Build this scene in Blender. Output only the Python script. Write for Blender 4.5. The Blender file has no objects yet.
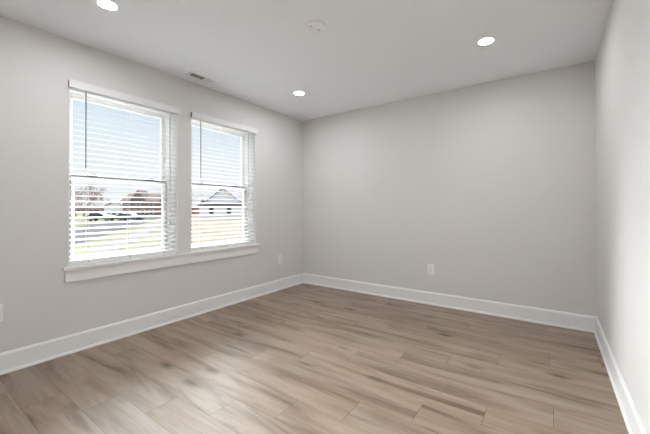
import bpy, bmesh, math, random
from mathutils import Vector, Matrix

C = bpy.context.scene.collection
S = bpy.context.scene
PI = math.pi

# ------------------------------------------------------------------ camera
CAM_H = 1.1193
yaw, pitch, roll = 0.616517, 0.0075296, -0.00280708
fwd = Vector((-math.sin(yaw)*math.cos(pitch), math.cos(yaw)*math.cos(pitch), math.sin(pitch)))
rgt0 = Vector((math.cos(yaw), math.sin(yaw), 0))
up0 = rgt0.cross(fwd)
rgt = math.cos(roll)*rgt0 + math.sin(roll)*up0
upv = -math.sin(roll)*rgt0 + math.cos(roll)*up0
cd = bpy.data.cameras.new('camera')
cam = bpy.data.objects.new('camera', cd); C.objects.link(cam)
m = Matrix.Identity(4)
for i in range(3):
    m[i][0], m[i][1], m[i][2] = rgt[i], upv[i], -fwd[i]
m[2][3] = CAM_H
cam.matrix_world = m
cd.sensor_width = 36.0; cd.sensor_fit = 'HORIZONTAL'
cd.lens = 318.618*36.0/650.0
cd.shift_y = -11.2034/650.0
cd.clip_start = 0.02; cd.clip_end = 2000
S.camera = cam

# ------------------------------------------------------------------ world, sun, exposure
S.view_settings.view_transform = 'Standard'
S.view_settings.look = 'None'
S.view_settings.gamma = 1.0
S.view_settings.use_curve_mapping = False
S.view_settings.exposure = 0.48

w = bpy.data.worlds.new('overcast_sky'); S.world = w; w.use_nodes = True
nt = w.node_tree; nt.nodes.clear()
out = nt.nodes.new('ShaderNodeOutputWorld'); bg = nt.nodes.new('ShaderNodeBackground')
tc = nt.nodes.new('ShaderNodeTexCoord'); sep = nt.nodes.new('ShaderNodeSeparateXYZ')
rampn = nt.nodes.new('ShaderNodeValToRGB')
nt.links.new(tc.outputs['Generated'], sep.inputs[0])
nt.links.new(sep.outputs['Z'], rampn.inputs[0])
cr = rampn.color_ramp; cr.interpolation = 'LINEAR'
cr.elements[0].position = 0.0; cr.elements[0].color = (0.95, 0.95, 0.97, 1)
cr.elements[1].position = 0.36; cr.elements[1].color = (0.66, 0.82, 0.97, 1)
e = cr.elements.new(0.13); e.color = (0.87, 0.91, 0.97, 1)
e = cr.elements.new(0.60); e.color = (1.6, 1.75, 1.9, 1)
e = cr.elements.new(1.0); e.color = (3.0, 3.2, 3.4, 1)
nt.links.new(rampn.outputs[0], bg.inputs[0]); bg.inputs[1].default_value = 0.73
nt.links.new(bg.outputs[0], out.inputs[0])

sl = bpy.data.lights.new('sun', 'SUN'); sl.energy = 28.0; sl.angle = math.radians(65); sl.color = (0.97, 0.985, 1.0)
sun = bpy.data.objects.new('sun', sl); C.objects.link(sun)
sun.location = (-8, 0, 6)
sun.rotation_euler = Vector((1.0, -0.52, -0.44)).to_track_quat('-Z', 'Y').to_euler()

LAMP = 214.0      # radiance of a downlight lens

# ------------------------------------------------------------------ materials
def M(name, col, rough=0.5, spec=0.5, metal=0.0):
    mt = bpy.data.materials.new(name); mt.use_nodes = True
    b = mt.node_tree.nodes['Principled BSDF']
    b.inputs['Base Color'].default_value = (*col, 1); b.inputs['Roughness'].default_value = rough
    b.inputs['Specular IOR Level'].default_value = spec; b.inputs['Metallic'].default_value = metal
    return mt

def noisy(mt, scale=40, amount=0.03, bump=0.0, bscale=300, detail=3):
    """faint mottling of the colour and a fine bump"""
    t = mt.node_tree; b = t.nodes['Principled BSDF']
    co = t.nodes.new('ShaderNodeTexCoord')
    n = t.nodes.new('ShaderNodeTexNoise'); n.inputs['Scale'].default_value = scale; n.inputs['Detail'].default_value = detail
    t.links.new(co.outputs['Object'], n.inputs['Vector'])
    c = b.inputs['Base Color'].default_value[:3]
    mx = t.nodes.new('ShaderNodeMix'); mx.data_type = 'RGBA'
    mx.inputs[6].default_value = (*[x*(1-amount) for x in c], 1)
    mx.inputs[7].default_value = (*[min(1, x*(1+amount)) for x in c], 1)
    t.links.new(n.outputs[0], mx.inputs[0]); t.links.new(mx.outputs[2], b.inputs['Base Color'])
    if bump:
        n2 = t.nodes.new('ShaderNodeTexNoise'); n2.inputs['Scale'].default_value = bscale
        t.links.new(co.outputs['Object'], n2.inputs['Vector'])
        bp = t.nodes.new('ShaderNodeBump'); bp.inputs['Strength'].default_value = bump; bp.inputs['Distance'].default_value = 0.002
        t.links.new(n2.outputs[0], bp.inputs['Height']); t.links.new(bp.outputs[0], b.inputs['Normal'])
    return mt

WALL = noisy(M('warm_grey_wall_paint', (0.765, 0.750, 0.735), 0.75, 0.2), 3, 0.008, 0.08, 220)
CEIL = noisy(M('flat_ceiling_paint', (0.925, 0.945, 0.965), 0.9, 0.0), 3, 0.006, 0.05, 220)
TRIM = noisy(M('white_trim_paint', (0.90, 0.90, 0.90), 0.45, 0.3), 5, 0.006)
VINYL = noisy(M('white_vinyl', (0.86, 0.86, 0.86), 0.6, 0.15), 5, 0.006)
PLAST = noisy(M('white_plastic', (0.93, 0.93, 0.925), 0.4, 0.5), 5, 0.006)
GREYP = noisy(M('grey_hardware_and_gap_shade', (0.16, 0.16, 0.165), 0.5, 0.4), 20, 0.03)  # locks and cord plugs, and the shade painted in at the valance ends
DARKP = noisy(M('dark_slot', (0.06, 0.06, 0.06), 0.7, 0.2), 20, 0.03)
STRIPD = noisy(M('dark_sash_strip', (0.10, 0.105, 0.11), 0.7, 0.2), 20, 0.03)  # dark strips on the meeting rail and beside the lower sash
WAND = noisy(M('smoky_wand_plastic', (0.20, 0.20, 0.21), 0.25, 0.5), 20, 0.03)
CORD = noisy(M('white_cord', (0.72, 0.72, 0.71), 0.8, 0.2), 300, 0.05)
SCREW = noisy(M('steel_screw', (0.35, 0.35, 0.36), 0.4, 0.5, 0.7), 50, 0.03)

# blind slats: white faux wood which lets a little light through
SLAT = noisy(M('white_slat', (0.70, 0.70, 0.695), 1.0, 0.0), 5, 0.006)
t = SLAT.node_tree; o_ = t.nodes['Material Output']; tl = t.nodes.new('ShaderNodeBsdfTranslucent'); tl.inputs[0].default_value = (0.9, 0.9, 0.89, 1)
mxs = t.nodes.new('ShaderNodeMixShader'); mxs.inputs[0].default_value = 0.01
t.links.new(t.nodes['Principled BSDF'].outputs[0], mxs.inputs[1]); t.links.new(tl.outputs[0], mxs.inputs[2]); t.links.new(mxs.outputs[0], o_.inputs[0])

# window glass: straight-through pane with a faint reflection
GLASS = bpy.data.materials.new('clear_glass'); GLASS.use_nodes = True
t = GLASS.node_tree; t.nodes.clear()
o_ = t.nodes.new('ShaderNodeOutputMaterial'); tr = t.nodes.new('ShaderNodeBsdfTransparent'); gl = t.nodes.new('ShaderNodeBsdfGlossy')
gl.inputs['Roughness'].default_value = 0.02; tr.inputs[0].default_value = (0.97, 0.985, 0.98, 1)
mxs = t.nodes.new('ShaderNodeMixShader'); fr = t.nodes.new('ShaderNodeFresnel'); fr.inputs[0].default_value = 1.12
t.links.new(fr.outputs[0], mxs.inputs[0]); t.links.new(tr.outputs[0], mxs.inputs[1]); t.links.new(gl.outputs[0], mxs.inputs[2])
t.links.new(mxs.outputs[0], o_.inputs[0])

LENS = bpy.data.materials.new('lit_lens'); LENS.use_nodes = True
t = LENS.node_tree; t.nodes.clear()
o_ = t.nodes.new('ShaderNodeOutputMaterial'); em = t.nodes.new('ShaderNodeEmission')
em.inputs[0].default_value = (0.965, 0.98, 1.0, 1); em.inputs[1].default_value = LAMP
t.links.new(em.outputs[0], o_.inputs[0])

# floor planks
def floor_material():
    mt = M('oak_look_plank', (0.3, 0.23, 0.18), 0.34, 0.5)
    t = mt.node_tree; b = t.nodes['Principled BSDF']; L = t.links.new
    uv = t.nodes.new('ShaderNodeUVMap'); uv.uv_map = 'plank'
    at = t.nodes.new('ShaderNodeAttribute'); at.attribute_name = 'tone'; at.attribute_type = 'GEOMETRY'
    def noise(sx, sy, scale, det, rough=0.55, dist=0.0):
        mp = t.nodes.new('ShaderNodeMapping'); mp.inputs['Scale'].default_value = (sx, sy, 1)
        n = t.nodes.new('ShaderNodeTexNoise'); n.inputs['Scale'].default_value = scale
        n.inputs['Detail'].default_value = det; n.inputs['Roughness'].default_value = rough
        n.inputs['Distortion'].default_value = dist
        L(uv.outputs[0], mp.inputs[0]); L(mp.outputs[0], n.inputs['Vector']); return n.outputs[0]
    def ramp(src, stops):
        r = t.nodes.new('ShaderNodeValToRGB'); e0 = r.color_ramp.elements
        e0[0].position, e0[0].color = stops[0][0], (*stops[0][1], 1)
        e0[1].position, e0[1].color = stops[-1][0], (*stops[-1][1], 1)
        for p, c in stops[1:-1]:
            k = e0.new(p); k.color = (*c, 1)
        L(src, r.inputs[0]); return r.outputs[0]
    def mix(fac, a, c, mode='MIX'):
        x = t.nodes.new('ShaderNodeMix'); x.data_type = 'RGBA'; x.blend_type = mode
        if isinstance(fac, float): x.inputs[0].default_value = fac
        else: L(fac, x.inputs[0])
        L(a, x.inputs[6]); L(c, x.inputs[7]); return x.outputs[2]
    g = lambda v: (v, v, v)
    # broad figure along the plank
    base = ramp(noise(1.0, 7.5, 1.0, 4, 0.55, 0.7),
                [(0.30, (0.170, 0.117, 0.083)), (0.43, (0.300, 0.226, 0.174)), (0.56, (0.368, 0.286, 0.227)), (0.75, (0.41, 0.332, 0.270))])
    fine = ramp(noise(3.0, 75.0, 1.0, 5, 0.65, 0.2), [(0.3, g(0.88)), (0.7, g(1.08))])
    c = mix(1.0, base, fine, 'MULTIPLY')
    # long dark mineral streaks
    streak = ramp(noise(1.25, 11.0, 1.0, 3, 0.5, 1.1), [(0.56, g(0.0)), (0.74, g(0.62))])
    dk = t.nodes.new('ShaderNodeRGB'); dk.outputs[0].default_value = (0.095, 0.064, 0.047, 1)
    c = mix(streak, c, dk.outputs[0])
    # knots
    mp = t.nodes.new('ShaderNodeMapping'); mp.inputs['Scale'].default_value = (2.1, 5.2, 1)
    vo = t.nodes.new('ShaderNodeTexVoronoi'); vo.inputs['Scale'].default_value = 1.0; vo.inputs['Randomness'].default_value = 1.0
    L(uv.outputs[0], mp.inputs[0]); L(mp.outputs[0], vo.inputs['Vector'])
    kn = ramp(vo.outputs['Distance'], [(0.04, g(0.95)), (0.09, g(0.55)), (0.22, g(0.0))])
    sc = t.nodes.new('ShaderNodeSeparateColor'); L(vo.outputs['Color'], sc.inputs[0])
    gate = t.nodes.new('ShaderNodeMath'); gate.operation = 'GREATER_THAN'; gate.inputs[1].default_value = 0.25
    L(sc.outputs[0], gate.inputs[0])
    ml = t.nodes.new('ShaderNodeMath'); ml.operation = 'MULTIPLY'; L(kn, ml.inputs[0]); L(gate.outputs[0], ml.inputs[1])
    kc = t.nodes.new('ShaderNodeRGB'); kc.outputs[0].default_value = (0.062, 0.044, 0.034, 1)
    c = mix(ml.outputs[0], c, kc.outputs[0])
    # plank to plank tone
    c = mix(1.0, c, at.outputs['Color'], 'MULTIPLY')
    L(c, b.inputs['Base Color'])
    rr = ramp(noise(3.0, 60.0, 1.0, 3), [(0.3, g(0.43)), (0.7, g(0.52))]); L(rr, b.inputs['Roughness'])
    return mt
PLANK = floor_material()
GROOVE = noisy(M('plank_joint', (0.15, 0.115, 0.092), 0.7, 0.2), 30, 0.05)

# ------------------------------------------------------------------ mesh helpers
def bx(bm, x0, x1, y0, y1, z0, z1, bev=0.0, rot=None, mi=0):
    r = bmesh.ops.create_cube(bm, size=1.0)
    vs = r['verts']
    c = Vector(((x0+x1)/2, (y0+y1)/2, (z0+z1)/2)); s = Vector((x1-x0, y1-y0, z1-z0))
    for v in vs:
        v.co = Vector((v.co.x*s.x, v.co.y*s.y, v.co.z*s.z))
        if rot is not None: v.co = rot @ v.co
        v.co += c
    fs = {f for v in vs for f in v.link_faces}
    for f in fs: f.material_index = mi
    if bev:
        ed = {e for v in vs for e in v.link_edges}
        bmesh.ops.bevel(bm, geom=list(ed), offset=bev, segments=2, affect='EDGES', profile=0.7)
    return vs

def tube(bm, a, b, r, seg=8, r2=None, cap=True):
    a, b = Vector(a), Vector(b); d = b-a; L = d.length
    if L < 1e-6: return
    q = d.to_track_quat('Z', 'Y').to_matrix().to_4x4()
    mt = Matrix.Translation((a+b)/2) @ q
    bmesh.ops.create_cone(bm, cap_ends=cap, segments=seg, radius1=r, radius2=r if r2 is None else r2, depth=L, matrix=mt)

def lathe(bm, prof, seg=40, axis='Z', centre=(0, 0, 0)):
    """prof: list of (radius, height)"""
    rings = []
    for r, z in prof:
        if r < 1e-6: rings.append([bm.verts.new((0, 0, z))])
        else: rings.append([bm.verts.new((r*math.cos(2*PI*i/seg), r*math.sin(2*PI*i/seg), z)) for i in range(seg)])
    for A, B in zip(rings, rings[1:]):
        for i in range(seg):
            j = (i+1) % seg
            if len(A) == 1 and len(B) == 1: continue
            if len(A) == 1: bm.faces.new((A[0], B[i], B[j]))
            elif len(B) == 1: bm.faces.new((A[i], A[j], B[0]))
            else: bm.faces.new((A[i], A[j], B[j], B[i]))
    for R_ in rings:
        for v in R_: v.co += Vector(centre)

def prism(bm, pts, y0, y1, axis='Y'):
    """closed outline (a,b) extruded; axis Y -> (a,y,b); axis X -> (x,a,b)"""
    mk = (lambda p, k: (p[0], k, p[1])) if axis == 'Y' else (lambda p, k: (k, p[0], p[1]))
    A = [bm.verts.new(mk(p, y0)) for p in pts]; B = [bm.verts.new(mk(p, y1)) for p in pts]
    bm.faces.new(A); bm.faces.new(B[::-1])
    n = len(pts)
    for i in range(n): bm.faces.new((A[i], B[i], B[(i+1) % n], A[(i+1) % n]))

def obj(name, bm, mats, parent=None, smooth=False, loc=None):
    bmesh.ops.recalc_face_normals(bm, faces=bm.faces)
    me = bpy.data.meshes.new(name); bm.to_mesh(me); bm.free()
    for mt in (mats if isinstance(mats, (list, tuple)) else [mats]): me.materials.append(mt)
    if smooth:
        for p in me.polygons: p.use_smooth = True
        me.set_sharp_from_angle(angle=math.radians(35))
    o = bpy.data.objects.new(name, me); C.objects.link(o)
    if parent is not None: o.parent = parent
    if loc is not None: o.location = loc
    return o

def tag(o, label, cat, group=None, kind=None):
    o['label'] = label; o['category'] = cat
    if group: o['group'] = group
    if kind: o['kind'] = kind
    return o

def empty(name, loc=(0, 0, 0), rz=0.0):
    o = bpy.data.objects.new(name, None); C.objects.link(o)
    o.location = loc; o.rotation_euler = (0, 0, rz); o.empty_display_size = 0.1
    return o

def copy_tree(o, parent=None):
    c = o.copy(); C.objects.link(c)
    if parent is not None: c.parent = parent
    for ch in [k for k in bpy.data.objects if k.parent == o]: copy_tree(ch, c)
    return c

B = bmesh.new

# ------------------------------------------------------------------ room shell (metres, floor at z = 0)
XL, XR, YB, YF, H = -3.0548, 0.3327, 3.7316, -0.80, 2.44
TW = 0.24
W1 = (0.8665, 1.7575); W2 = (1.8975, 2.7925); ZS, ZT = 0.668, 2.112    # window openings
GZ = -1.08                                                            # level of the land outside

bm = B()
bx(bm, XL-TW, XL, YF-TW, W1[0], -0.25, H+0.2)
bx(bm, XL-TW, XL, W1[1], W2[0], -0.25, H+0.2)
bx(bm, XL-TW, XL, W2[1], YB+TW, -0.25, H+0.2)
for a, b in (W1, W2):
    bx(bm, XL-TW, XL, a, b, -0.25, ZS-0.022); bx(bm, XL-TW, XL, a, b, ZT, H+0.2)
tag(obj('wall_left', bm, WALL), 'warm grey painted wall on the left holding the two windows', 'wall', kind='structure')
bm = B(); bx(bm, XL, XR, YB, YB+TW, -0.25, H+0.2)
tag(obj('wall_back', bm, WALL), 'plain warm grey painted wall at the far end of the room', 'wall', kind='structure')
bm = B(); bx(bm, XR, XR+TW, YF-TW, YB+TW, -0.25, H+0.2)
tag(obj('wall_right', bm, WALL), 'bright bare painted wall along the right edge', 'wall', kind='structure')
bm = B(); bx(bm, XL, XR, YF-TW, YF, -0.25, H+0.2)
tag(obj('wall_front', bm, WALL), 'plain painted wall behind the camera', 'wall', kind='structure')
bm = B(); bx(bm, XL, XR, YF, YB, H, H+0.2)
tag(obj('ceiling', bm, CEIL), 'flat white ceiling with recessed lights', 'ceiling', kind='structure')

# floor: every plank a face with its own grain offset; staggered joints
random.seed(7)
bm = B(); uvl = bm.loops.layers.uv.new('plank'); col = bm.loops.layers.float_color.new('tone')
PW, PL, PS = 0.19, 1.235, 0.3035
i0 = math.floor((YF-0.667)/PW)-1; i1 = math.ceil((YB-0.667)/PW)+1
for i in range(i0, i1):
    ya, yb = 0.667+PW*i, 0.667+PW*(i+1)
    ya2, yb2 = max(ya+0.0007, YF), min(yb-0.0007, YB)
    if yb2 <= ya2: continue
    x = -2.12+PS*i
    while x > XL: x -= PL
    while x < XR:
        xa, xb = max(x+0.0011, XL), min(x+PL-0.0011, XR)
        if xb > xa:
            f = bm.faces.new([bm.verts.new((xx, yy, 0.0)) for xx, yy in ((xa, ya2), (xb, ya2), (xb, yb2), (xa, yb2))])
            ou, ov = random.uniform(0, 60), random.uniform(0, 60)
            tn = random.uniform(0.95, 1.05); wt = random.uniform(-0.012, 0.012)
            for lp in f.loops:
                lp[uvl].uv = (lp.vert.co.x-x+ou, lp.vert.co.y-ya+ov)
                lp[col] = (tn*(1+wt), 0.982*tn, 0.945*tn*(1-wt), 1)
        x += PL
bx(bm, XL, XR, YF, YB, -0.2, -0.0012, mi=1)
tag(obj('floor', bm, [PLANK, GROOVE]), 'light brown oak look plank floor with knots and staggered joints', 'floor', kind='structure')

# baseboards: flat board with eased top and shoe moulding
BH, BT = 0.142, 0.015
prof = [(0, 0), (0.026, 0), (0.026, 0.006), (0.024, 0.013), (0.019, 0.018), (BT, 0.020), (BT, BH-0.014), (BT-0.003, BH-0.009), (BT-0.0055, BH-0.003), (BT-0.008, BH), (0, BH)]
def run(name, label, pa, pb, nrm):
    """profile swept from pa to pb; nrm points into the room"""
    bm = B(); pa, pb, nrm = Vector(pa), Vector(pb), Vector(nrm)
    A = [bm.verts.new(pa+nrm*d+Vector((0, 0, z))) for d, z in prof]
    Bv = [bm.verts.new(pb+nrm*d+Vector((0, 0, z))) for d, z in prof]
    bm.faces.new(A); bm.faces.new(Bv[::-1]); n = len(prof)
    for i in range(n): bm.faces.new((A[i], Bv[i], Bv[(i+1) % n], A[(i+1) % n]))
    tag(obj(name, bm, TRIM), label, 'baseboard', kind='structure')
run('baseboard_left', 'white baseboard running below the windows', (XL, YF, 0.0005), (XL, YB, 0.0005), (1, 0, 0))
run('baseboard_back', 'white baseboard along the far wall', (XL, YB, 0.0005), (XR, YB, 0.0005), (0, -1, 0))
run('baseboard_right', 'white baseboard along the right wall', (XR, YF, 0.0005), (XR, YB, 0.0005), (-1, 0, 0))

# stool and apron running under both windows
st = empty('trim_1', (XL, 1.83, 0.62)); tag(st, 'white window sill board and apron running under both windows', 'window sill', kind='structure')
bm = B(); bx(bm, -0.0, 0.032, -1.002, 1.007, 0.026, 0.048, 0.004)
for a, b in (W1, W2): bx(bm, -0.115, 0.004, a+0.0008-1.83, b-0.0008-1.83, 0.0265, 0.048)
obj('sill_board', bm, TRIM, st)
bm = B(); bx(bm, 0.0003, 0.017, -0.985, 0.982, -0.066, 0.0257, 0.003)
obj('apron', bm, TRIM, st)

# ------------------------------------------------------------------ windows (double hung vinyl)
def make_window(name, label, y0, y1):
    r = empty(name, (XL-0.165, (y0+y1)/2, ZS)); tag(r, label, 'window', kind='structure')
    hw = (y1-y0)/2-0.0006; hh = ZT-ZS-0.0006
    bm = B()                                                   # outer frame, x = depth (positive into the room)
    fw = 0.030
    bx(bm, -0.045, 0.050, -hw, -hw+fw, 0, hh, 0.003); bx(bm, -0.045, 0.050, hw-fw, hw, 0, hh, 0.003)
    bx(bm, -0.045, 0.050, -hw+fw, hw-fw, 0, 0.019, 0.003); bx(bm, -0.045, 0.050, -hw+fw, hw-fw, hh-fw, hh, 0.003)
    obj('window_frame', bm, VINYL, r)
    bm = B()                                                   # white boards lining the opening
    W = hw+0.0004; T_ = 0.008
    bx(bm, 0.051, 0.1648, -W, -W+T_, 0.001, hh); bx(bm, 0.051, 0.1648, W-T_, W, 0.001, hh); bx(bm, 0.051, 0.1648, -W+T_, W-T_, hh-T_, hh)
    obj('jamb_liner', bm, TRIM, r)
    mz = 0.717                                                 # top of the lower sash
    def sash(nm, x0, x1, za, zb, sw, rb, rt, gx):
        bm = B(); a = hw-fw-0.004
        if nm == 'lower_sash': a -= 0.020
        bx(bm, x0, x1, -a, -a+sw, za, zb, 0.003); bx(bm, x0, x1, a-sw, a, za, zb, 0.003)
        bx(bm, x0, x1, -a+sw, a-sw, za, za+rb, 0.003); bx(bm, x0, x1, -a+sw, a-sw, zb-rt, zb, 0.003)
        s = obj(nm, bm, VINYL, r)
        bm = B(); bx(bm, gx-0.002, gx+0.002, -a+sw-0.004, a-sw+0.004, za+rb-0.004, zb-rt+0.004)
        obj('glass_pane', bm, GLASS, s)
        return s
    up = sash('upper_sash', -0.040, -0.008, mz-0.030, hh-fw-0.002, 0.040, 0.030, 0.040, -0.024)
    lo = sash('lower_sash', 0.000, 0.034, 0.021, mz, 0.026, 0.036, 0.028, 0.017)
    bm = B(); bx(bm, 0.002, 0.030, -hw+fw+0.02, hw-fw-0.02, mz+0.0005, mz+0.010, 0.001)  # shadow line of the meeting rail, painted in as a dark strip
    obj('rail_shadow_line', bm, STRIPD, lo)['label'] = 'dark grey strip standing in for the shadow line along the meeting rail'
    for q in (-0.24, 0.24):
        bm = B(); bx(bm, 0.004, 0.030, q-0.034, q+0.034, mz+0.0105, mz+0.022, 0.003); bx(bm, 0.010, 0.036, q-0.010, q+0.024, mz+0.022, mz+0.034, 0.003)
        obj('sash_lock', bm, GREYP, lo)['label'] = 'grey sash lock'
    for s in (-1, 1):
        bm = B(); a, b = sorted((s*(hw-fw-0.0235), s*(hw-fw-0.0095)))
        bx(bm, 0.004, 0.020, a, b, fw+0.002, mz-0.006)  # narrow dark strip in the gap beside the lower sash
        obj('side_strip', bm, STRIPD, r)['label'] = 'dark strip beside the lower sash'
    return r
make_window('window_1', 'nearer double hung window, on the left of the pair', *W1)
make_window('window_2', 'farther double hung window, nearest the room corner', *W2)

# ------------------------------------------------------------------ blinds
def make_blind(label, y0, y1):
    yc = (y0+y1)/2; hw = (y1-y0)/2-0.0095
    r = empty('window_blind', (XL, yc, ZS)); tag(r, label, 'blind', 'white horizontal window blinds')
    Z = lambda z: z-ZS
    xc = -0.034
    # valance board standing proud of the wall
    bm = B(); bx(bm, 0.026, 0.036, -hw-0.0155, hw+0.0135, Z(2.064), Z(2.124), 0.002)
    bx(bm, -0.0055, 0.0258, -hw-0.0003, hw+0.0003, Z(2.0645), Z(2.0685))
    va = obj('valance', bm, VINYL, r)
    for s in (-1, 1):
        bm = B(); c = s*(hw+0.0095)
        bx(bm, 0.0004, 0.0258, c-0.0035, c+0.0035, Z(2.070), Z(2.122), 0.0008)  # shaded gap behind the board, put in as a dark end piece
        obj('valance_gap_shade', bm, GREYP, va)['label'] = 'dark grey piece standing in for the shaded gap at the end of the valance'
    bm = B(); bx(bm, -0.060, -0.006, -hw, hw, Z(2.070), Z(2.104), 0.002)
    obj('headrail', bm, VINYL, r)
    # slats, tipped with the room edge a little lower
    bm = B(); tilt = math.radians(13.5); zs = [1.091+0.0437*k for k in range(-8, 23)]
    zs = [z for z in zs if 0.733 < z < 2.052]
    for z in zs:
        sec = []
        for k in range(5):
            u = -0.025+0.0125*k; cv = 0.0014*(1-(u/0.025)**2)
            sec.append((u, cv))
        top = [(u, c+0.0010) for u, c in sec]; bot = [(u, c-0.0010) for u, c in sec]
        pts = [(xc+u*math.cos(tilt)+c*math.sin(tilt), Z(z)-u*math.sin(tilt)+c*math.cos(tilt)) for u, c in top+bot[::-1]]
        prism(bm, pts, -hw, hw, 'Y')
    obj('slats', bm, SLAT, r)
    bm = B(); bx(bm, xc-0.025, xc+0.025, -hw, hw, Z(0.6695), Z(0.712), 0.004)
    br = obj('bottom_rail', bm, VINYL, r)
    for q in (-0.31, 0.0, 0.31):
        bm = B()
        for dx in (-0.0265, 0.0265):
            bx(bm, xc+dx-0.0007, xc+dx+0.0007, q-0.0009, q+0.0009, Z(0.712), Z(2.0695))
        for z in zs:                                            # rungs under the slats
            tube(bm, (xc-0.0265, q, Z(z)+0.0040), (xc+0.0265, q, Z(z)-0.0102), 0.0005, 4)
        obj('ladder_cord', bm, CORD, r)
        bm = B(); tube(bm, (xc+0.0250, q, Z(0.6935)), (xc+0.0275, q, Z(0.6935)), 0.0045, 10)
        obj('cord_plug', bm, GREYP, br)['label'] = 'small grey cord plug in the bottom rail'
    q = -hw+0.100                                               # tilt wand on its hook
    bm = B(); tube(bm, (0.008, q, Z(2.058)), (0.010, q, Z(1.452)), 0.0045, 6); tube(bm, (0.010, q, Z(1.452)), (0.010, q, Z(1.440)), 0.0046, 8)
    wd = obj('tilt_wand', bm, WAND, r); wd['label'] = 'thin smoky tilt wand'
    bm = B(); tube(bm, (-0.006, q, Z(2.072)), (0.008, q, Z(2.070)), 0.0018, 6); tube(bm, (0.008, q, Z(2.072)), (0.008, q, Z(2.058)), 0.0018, 6)
    obj('wand_hook', bm, SCREW, wd)
    return r
make_blind('white slatted blind half open in the left window, nearer the camera', *W1)
make_blind('white slatted blind half open in the right window, nearer the room corner', *W2)

# ------------------------------------------------------------------ downlights
def make_downlight(label, x, y, first=[None]):
    if first[0] is None:
        r = empty('recessed_downlight', (x, y, H))
        bm = B(); lathe(bm, [(0.050, -0.0005), (0.066, -0.0005), (0.066, -0.003), (0.063, -0.0055), (0.053, -0.006), (0.050, -0.003), (0.050, -0.0005)])
        obj('trim_ring', bm, PLAST, r, True)
        bm = B(); lathe(bm, [(0.0495, -0.001), (0.0495, -0.0035), (0.03, -0.0055), (0, -0.006)])
        obj('light_lens', bm, LENS, r, True)['label'] = 'glowing white lens'
        first[0] = r
    else:
        r = copy_tree(first[0]); r.location = (x, y, H)
    tag(r, label, 'ceiling light', 'round recessed downlights')
make_downlight('round lit recessed downlight nearest the left window, at the top edge', -2.326, 0.86)
make_downlight('round lit recessed downlight closest to the far left corner', -2.345, 2.80)
make_downlight('round lit recessed downlight on the right side of the ceiling', -0.41, 2.79)
make_downlight('round lit recessed downlight overhead near the camera, outside the picture', -0.41, 0.86)

# blank cover plate in the middle of the ceiling
r = empty('ceiling_cover_plate', (-1.373, 1.834, H)); tag(r, 'round white blank cover plate with two screws in mid ceiling', 'ceiling plate')
bm = B(); lathe(bm, [(0, -0.0005), (0.066, -0.0005), (0.066, -0.010), (0.064, -0.014), (0.060, -0.0155), (0, -0.017)], 48)
obj('plate', bm, PLAST, r, True)
for a in (math.radians(245), math.radians(95)):
    bm = B(); lathe(bm, [(0, -0.0158), (0.0052, -0.0158), (0.0048, -0.0182), (0, -0.0190)], 14, centre=(0.040*math.cos(a), 0.040*math.sin(a), 0))
    obj('screw', bm, SCREW, r)

# ceiling register
r = empty('ceiling_vent', (-2.868, 1.905, H)); tag(r, 'white louvred air vent in the ceiling above the windows', 'vent')
bm = B()
hx, hy = 0.062, 0.150
for a, b, c, d in ((-hx, hx, -hy, -hy+0.022), (-hx, hx, hy-0.022, hy), (-hx, -hx+0.022, -hy+0.022, hy-0.022), (hx-0.022, hx, -hy+0.022, hy-0.022)):
    bx(bm, a, b, c, d, -0.006, -0.0004, 0.0015)
obj('vent_frame', bm, PLAST, r)
bm = B(); bx(bm, -hx+0.02, hx-0.02, -hy+0.02, hy-0.02, -0.0012, -0.0003)
obj('duct_opening', bm, DARKP, r)['label'] = 'dark duct opening behind the louvres'
for sgn, lab in ((-1, 'louvres tipped open, showing dark gaps'), (1, 'louvres tipped shut towards the room')):
    bm = B(); n = 8
    for k in range(n):
        y = sgn*(0.006+(k+0.5)*(hy-0.026)/n)
        wd = 0.0036 if sgn < 0 else 0.0078
        bx(bm, -hx+0.021, hx-0.021, y-wd, y+wd, -0.0056, -0.0048, 0, Matrix.Rotation(math.radians(62 if sgn < 0 else 8), 3, 'X'))
    for v in bm.verts: v.co.z = min(v.co.z, -0.0014)
    obj('louvre_bank', bm, PLAST, r)['label'] = lab

# ------------------------------------------------------------------ outlets
def make_outlet(label, loc, rz):
    r = empty('wall_outlet', loc, rz); tag(r, label, 'outlet', 'white wall outlets')      # local -y faces the room
    bm = B(); bx(bm, -0.038, 0.038, -0.0065, -0.0003, -0.060, 0.060, 0.0025)
    obj('cover_plate', bm, PLAST, r)
    for z in (-0.0195, 0.0195):
        bm = B(); bx(bm, -0.017, 0.017, -0.0085, -0.0062, z-0.0145, z+0.0145, 0.0010)
        s = obj('socket', bm, PLAST, r)
        bm = B()
        bx(bm, -0.0085, -0.0060, -0.0091, -0.0083, z-0.002, z+0.008); bx(bm, 0.0060, 0.0085, -0.0091, -0.0083, z-0.001, z+0.007)
        tube(bm, (0, -0.0091, z-0.0075), (0, -0.0083, z-0.0075), 0.0026, 10)
        obj('socket_slots', bm, DARKP, s)['label'] = 'dark plug slots'
    bm = B(); tube(bm, (0, -0.0074, 0), (0, -0.0060, 0), 0.003, 12); obj('screw', bm, SCREW, r)
    return r
make_outlet('white duplex outlet on the far wall above its baseboard', (-1.139, YB, 0.405), 0)
make_outlet('small white outlet on the left wall beside the far room corner', (XL, 3.233, 0.42), PI/2)
make_outlet('white outlet at the left picture edge, left of the window sill', (XL, 0.468, 0.413), PI/2)

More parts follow.
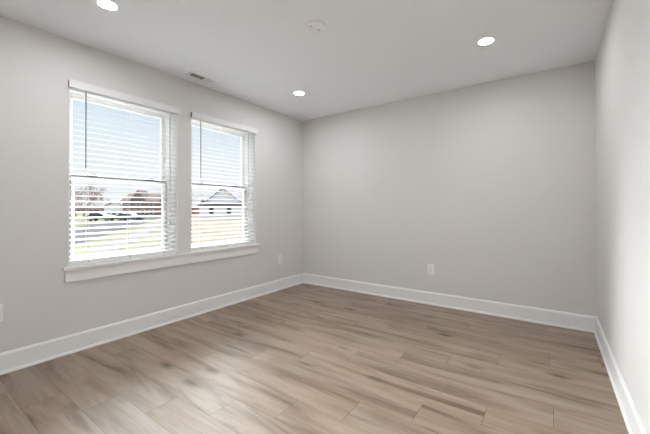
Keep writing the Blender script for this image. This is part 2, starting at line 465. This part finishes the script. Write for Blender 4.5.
# ------------------------------------------------------------------ outside
def ground_mat(name, a, b, scale):
    mt = M(name, a, 1.0, 0.0); t = mt.node_tree
    co = t.nodes.new('ShaderNodeTexCoord'); n = t.nodes.new('ShaderNodeTexNoise')
    n.inputs['Scale'].default_value = scale; n.inputs['Detail'].default_value = 5; n.inputs['Roughness'].default_value = 0.65
    rp = t.nodes.new('ShaderNodeValToRGB'); rp.color_ramp.elements[0].position = 0.35; rp.color_ramp.elements[1].position = 0.65
    rp.color_ramp.elements[0].color = (*a, 1); rp.color_ramp.elements[1].color = (*b, 1)
    t.links.new(co.outputs['Object'], n.inputs['Vector']); t.links.new(n.outputs[0], rp.inputs[0])
    t.links.new(rp.outputs[0], t.nodes['Principled BSDF'].inputs['Base Color']); return mt
LAWN = ground_mat('winter_lawn', (0.105, 0.108, 0.070), (0.150, 0.145, 0.104), 0.25)
DRY = ground_mat('dry_grass_lot', (0.135, 0.105, 0.077), (0.18, 0.153, 0.118), 0.3)
ASPH = ground_mat('asphalt', (0.060, 0.060, 0.066), (0.085, 0.085, 0.091), 0.6)
CONC = ground_mat('pale_concrete', (0.125, 0.122, 0.128), (0.15, 0.147, 0.15), 0.8)
WSIDE = noisy(M('white_siding', (0.80, 0.80, 0.82), 0.7, 0.2), 2, 0.03)
ROOFD = noisy(M('dark_shingles', (0.085, 0.085, 0.09), 1.0, 0.0), 4, 0.15)
ROOFB = noisy(M('brown_shingles', (0.20, 0.150, 0.135), 1.0, 0.0), 4, 0.15)
ROOFG = noisy(M('grey_shingles', (0.27, 0.26, 0.27), 1.0, 0.0), 4, 0.15)
BRICK = noisy(M('brown_brick', (0.27, 0.175, 0.145), 1.0, 0.0), 6, 0.15)
REDW = noisy(M('red_siding', (0.42, 0.20, 0.165), 0.8, 0.1), 3, 0.08)
PANE = noisy(M('house_window_glass', (0.07, 0.075, 0.085), 0.15, 0.5), 3, 0.05)
BARK = noisy(M('bare_twigs', (0.27, 0.20, 0.185), 1.0, 0.0), 4, 0.2)
CARB = noisy(M('dark_car_paint', (0.035, 0.037, 0.042), 0.25, 0.5), 3, 0.05)
CARG = noisy(M('grey_car_paint', (0.06, 0.065, 0.075), 0.25, 0.5), 3, 0.05)
TYRE = noisy(M('tyre_rubber', (0.02, 0.02, 0.02), 0.8, 0.2), 10, 0.1)
HEDGE = ground_mat('distant_wood', (0.20, 0.16, 0.15), (0.30, 0.25, 0.23), 0.2)

VIEW = 0.6165            # the houses face the room squarely
def flat(name, label, cat, pts, z, mt):
    bm = B(); bot = [bm.verts.new((x, y, GZ-0.4)) for x, y in pts]; top = [bm.verts.new((x, y, z)) for x, y in pts]
    bm.faces.new(top); bm.faces.new(bot[::-1]); n = len(pts)
    for i in range(n): bm.faces.new((bot[i], bot[(i+1) % n], top[(i+1) % n], top[i]))
    return tag(obj(name, bm, mt), label, cat, kind='structure')
flat('lawn', 'yellow green winter lawn outside the windows', 'lawn', [(-3.6, -120), (-3.6, 260), (-420, 260), (-420, -120)], GZ, LAWN)
def strip(px, py, dx, dy, w0, w1, a, b):
    l = math.hypot(dx, dy); dx, dy = dx/l, dy/l; nx, ny = dy, -dx       # n points to the -Y side for a strip running to -X,+Y
    q = lambda s, k: (px+dx*s+nx*k, py+dy*s+ny*k)
    return [q(a, w0), q(b, w0), q(b, w1), q(a, w1)]
D = (-18.3, 11.3)
flat('road', 'dark asphalt road crossing the lawn outside', 'road', strip(-27.2, 9.2, *D, 0, -6.2, -18, 62), GZ+0.02, ASPH)
flat('footpath', 'pale concrete footpath beside the road', 'footpath', strip(-27.2, 9.2, *D, 2.0, 3.0, -16, 60), GZ+0.03, CONC)
flat('dry_lot', 'tan dry grass lot in front of the white gabled house', 'lot', strip(-27.2, 9.2, *D, 5.5, 46, -24, 74), GZ+0.015, DRY)

def window_part(parent, x, y, z0, z1, w):
    """frame standing on a facade at local y, with its dark pane"""
    bm = B()
    for a, b, c, d in ((x-w/2-0.09, x-w/2, z0-0.09, z1+0.09), (x+w/2, x+w/2+0.09, z0-0.09, z1+0.09), (x-w/2, x+w/2, z0-0.09, z0), (x-w/2, x+w/2, z1, z1+0.09), (x-w/2, x+w/2, (z0+z1)/2-0.05, (z0+z1)/2+0.05)):
        bx(bm, a, b, y-0.09, y-0.002, c, d)
    fr = obj('window', bm, VINYL, parent)
    bm = B(); bx(bm, x-w/2, x+w/2, y-0.05, y-0.002, z0, z1); obj('pane', bm, PANE, fr)

def gable(bm, x0, x1, y0, y1, zb, zt, t=0.2, over=0.35, axis='Y'):
    """pitched roof of two slabs; axis = direction of the ridge"""
    if axis == 'Y':
        xm = (x0+x1)/2; s = (zt-zb)/(xm-x0)
        o = over
        pts = [(x0-o, zb-o*s), (xm, zt), (x1+o, zb-o*s), (x1+o, zb-o*s+t), (xm, zt+t*1.25), (x0-o, zb-o*s+t)]
        prism(bm, pts, y0-o, y1+o, 'Y')
    else:
        ym = (y0+y1)/2; s = (zt-zb)/(ym-y0); o = over
        pts = [(y0-o, zb-o*s), (ym, zt), (y1+o, zb-o*s), (y1+o, zb-o*s+t), (ym, zt+t*1.25), (y0-o, zb-o*s+t)]
        prism(bm, pts, x0-o, x1+o, 'X')

# white gabled house
r = empty('farmhouse', (-59.8, 44.7, GZ), VIEW); tag(r, 'white house with a steep front gable, seen through the right window', 'house')
bm = B(); prism(bm, [(-4.0, -0.3), (4.0, -0.3), (4.0, 3.6), (0, 6.6), (-4.0, 3.6)], 0.6, 10, 'Y'); obj('gable_wall', bm, WSIDE, r)
bm = B(); gable(bm, -4.0, 4.0, 0.6, 10, 3.62, 6.62, 0.16, 0.3); obj('gable_roof', bm, ROOFG, r)
bm = B(); bx(bm, -4.8, 6.6, -0.6, 0.59, -0.3, 2.85); obj('front_wing', bm, WSIDE, r)
bm = B(); prism(bm, [(-0.95, 2.86), (0.595, 2.86), (0.595, 3.45), (-0.95, 3.05)], -5.0, 6.8, 'X'); obj('wing_roof', bm, ROOFD, r)
for x in (-2.15, 1.75, 5.1): window_part(r, x, -0.6, 0.95, 2.35, 1.0)
# brown brick house
r = empty('brick_house', (-92.6, 42.3, GZ), VIEW); r.scale = (0.855, 0.855, 0.855); tag(r, 'brown brick house with a wide brown roof, beyond the road', 'house')
bm = B(); bx(bm, -5.6, 6.0, 0, 9, -0.3, 5.2); obj('wall', bm, BRICK, r)
bm = B(); gable(bm, -5.6, 6.0, 0, 9, 5.22, 7.4, 0.2, 0.6, 'X'); obj('roof', bm, ROOFB, r)
bm = B(); prism(bm, [(-3.1, 5.3), (1.9, 5.3), (-0.6, 8.6)], -0.4, 5.0, 'Y'); obj('front_gable', bm, ROOFB, r)
for x in (-4.2, -1.9, 0.9, 3.6): window_part(r, x, 0, 0.8, 2.2, 1.2)
for x in (-4.2, -0.6, 3.6): window_part(r, x, 0, 3.3, 4.5, 1.2)
# small white house
r = empty('cottage', (-100.4, 39.1, GZ), VIEW); tag(r, 'small white house with a grey roof, left of the brick house', 'house')
bm = B(); prism(bm, [(-3.1, -0.3), (3.1, -0.3), (3.1, 2.7), (0, 4.3), (-3.1, 2.7)], 0, 8, 'Y'); obj('wall', bm, WSIDE, r)
bm = B(); gable(bm, -3.1, 3.1, 0, 8, 2.72, 4.32, 0.18, 0.3); obj('roof', bm, ROOFG, r)
for x in (-2.0, -0.2, 1.7): window_part(r, x, 0, 0.5, 1.6, 1.0)
# red house
r = empty('red_house', (-90.2, 53.4, GZ), VIEW); tag(r, 'low reddish house with a grey roof, left of the white gabled house', 'house')
bm = B(); bx(bm, -2.5, 4, 0, 8, -0.3, 2.9); obj('wall', bm, REDW, r)
bm = B(); gable(bm, -2.5, 4, 0, 8, 2.92, 5.0, 0.2, 0.5, 'X'); obj('roof', bm, ROOFG, r)
for x in (-1.2, 2.0): window_part(r, x, 0, 0.8, 2.1, 1.2)

# parked cars
def make_car(label, x, y, rz, paint):
    r = empty('car', (x, y, GZ+0.02), rz); tag(r, label, 'car', 'cars parked along the road')
    out = [(-2.2, 0.32), (2.15, 0.32), (2.22, 0.55), (2.15, 0.80), (1.15, 0.93), (-1.75, 0.98), (-2.2, 0.92), (-2.26, 0.55)]
    bm = B(); prism(bm, out, -0.88, 0.88, 'Y')
    bmesh.ops.bevel(bm, geom=list(bm.edges), offset=0.05, segments=2, affect='EDGES'); obj('body', bm, paint, r, True)
    bm = B(); prism(bm, [(-1.9, 0.97), (1.0, 0.93), (0.25, 1.42), (-1.35, 1.45)], -0.74, 0.74, 'Y')
    bmesh.ops.bevel(bm, geom=list(bm.edges), offset=0.06, segments=2, affect='EDGES'); cb = obj('cabin', bm, paint, r, True)
    for s in (-1, 1):
        bm = B(); prism(bm, [(-1.55, 1.03), (0.72, 1.0), (0.2, 1.34), (-1.2, 1.36)], s*0.742 if s > 0 else -0.752, 0.752 if s > 0 else -0.742, 'Y'); obj('side_window', bm, PANE, cb)
    for wx in (-1.35, 1.4):
        for s in (-1, 1):
            bm = B(); tube(bm, (wx, s*0.70, 0.32), (wx, s*0.90, 0.32), 0.32, 20); wh = obj('wheel', bm, TYRE, r)
            bm = B(); tube(bm, (wx, s*0.895, 0.32), (wx, s*0.908, 0.32), 0.18, 14); obj('hubcap', bm, SCREW, wh)
    return r
make_car('dark car parked across the road, the left one in front of the white cottage', -66.3, 23.6, VIEW+0.1, CARB)
make_car('dark car parked across the road, the right one in front of the brick house', -62.6, 26.9, VIEW+0.05, CARG)

# bare trees
def make_tree(label, x, y, h, spread, seed, lv=6):
    rnd = random.Random(seed)
    r = empty('bare_tree', (x, y, GZ)); tag(r, label, 'tree', 'bare trees beyond the houses')
    bt, bc = B(), B()
    def grow(bm, p, d, L, rad, k):
        q = p+d*L
        tube(bm, p, q, rad, 5 if k > 3 else 3, rad*0.7, cap=False)
        if k == 0: return
        for _ in range(3 if k > 1 else 4):
            a = Vector((rnd.uniform(-1, 1)*spread, rnd.uniform(-1, 1)*spread, rnd.uniform(-0.15, 0.6)))
            grow(bm, q if rnd.random() < 0.6 else p+d*L*rnd.uniform(0.55, 0.95), (d+a).normalized(), L*rnd.uniform(0.62, 0.80), max(rad*0.58, 0.024), k-1)
    top = Vector((0, 0, h*0.22)); tube(bt, (0, 0, -0.3), top, 0.028*h, 8, 0.018*h)
    obj('trunk', bt, BARK, r)
    for i in range(4):
        a = rnd.uniform(0, 2*PI)
        grow(bc, top*(1-0.1*i), Vector((math.cos(a)*spread*0.7, math.sin(a)*spread*0.7, 0.8)).normalized(), h*0.24, 0.010*h, lv-2)
    obj('crown', bc, BARK, r)
make_tree('large bare reddish tree at the left side of the left window', -95.6, 30.3, 10.5, 0.85, 3)
make_tree('bare tree at the left jamb of the left window', -112, 33.5, 10, 0.9, 11)
make_tree('bare tree between the large bare tree and the white cottage', -105.8, 37.2, 8.0, 0.9, 23)
make_tree('bare tree to the right of the brick house', -122.3, 63.0, 8.5, 0.9, 31)
make_tree('bare tree behind the red house', -109, 69.8, 8.0, 0.9, 41)
make_tree('bare tree behind the white gabled house, on its right', -94.6, 80.1, 8.0, 0.9, 57)

# far wood along the horizon: a rounded, uneven bank of bare crowns
rnd = random.Random(5); bm = B()
for i in range(110):
    px = -60+rnd.uniform(0, 400); d = rnd.uniform(190, 230)
    fx, fy = -math.sin(yaw), math.cos(yaw); k = (px-325)/318.6*d
    p = Vector((fx*d+math.cos(yaw)*k, fy*d+math.sin(yaw)*k, GZ+1.5))
    s = rnd.uniform(3.0, 5.2)
    mt = Matrix.Translation(p) @ Matrix.Diagonal((s*1.5, s*1.5, s*0.95, 1))
    v = bmesh.ops.create_icosphere(bm, subdivisions=2, radius=1.0, matrix=mt)['verts']
    for q in v: q.co += Vector((rnd.uniform(-1, 1), rnd.uniform(-1, 1), rnd.uniform(-1, 1)))*0.5
tag(obj('far_wood', bm, HEDGE), 'hazy brown line of bare woods along the horizon', 'trees', kind='stuff')
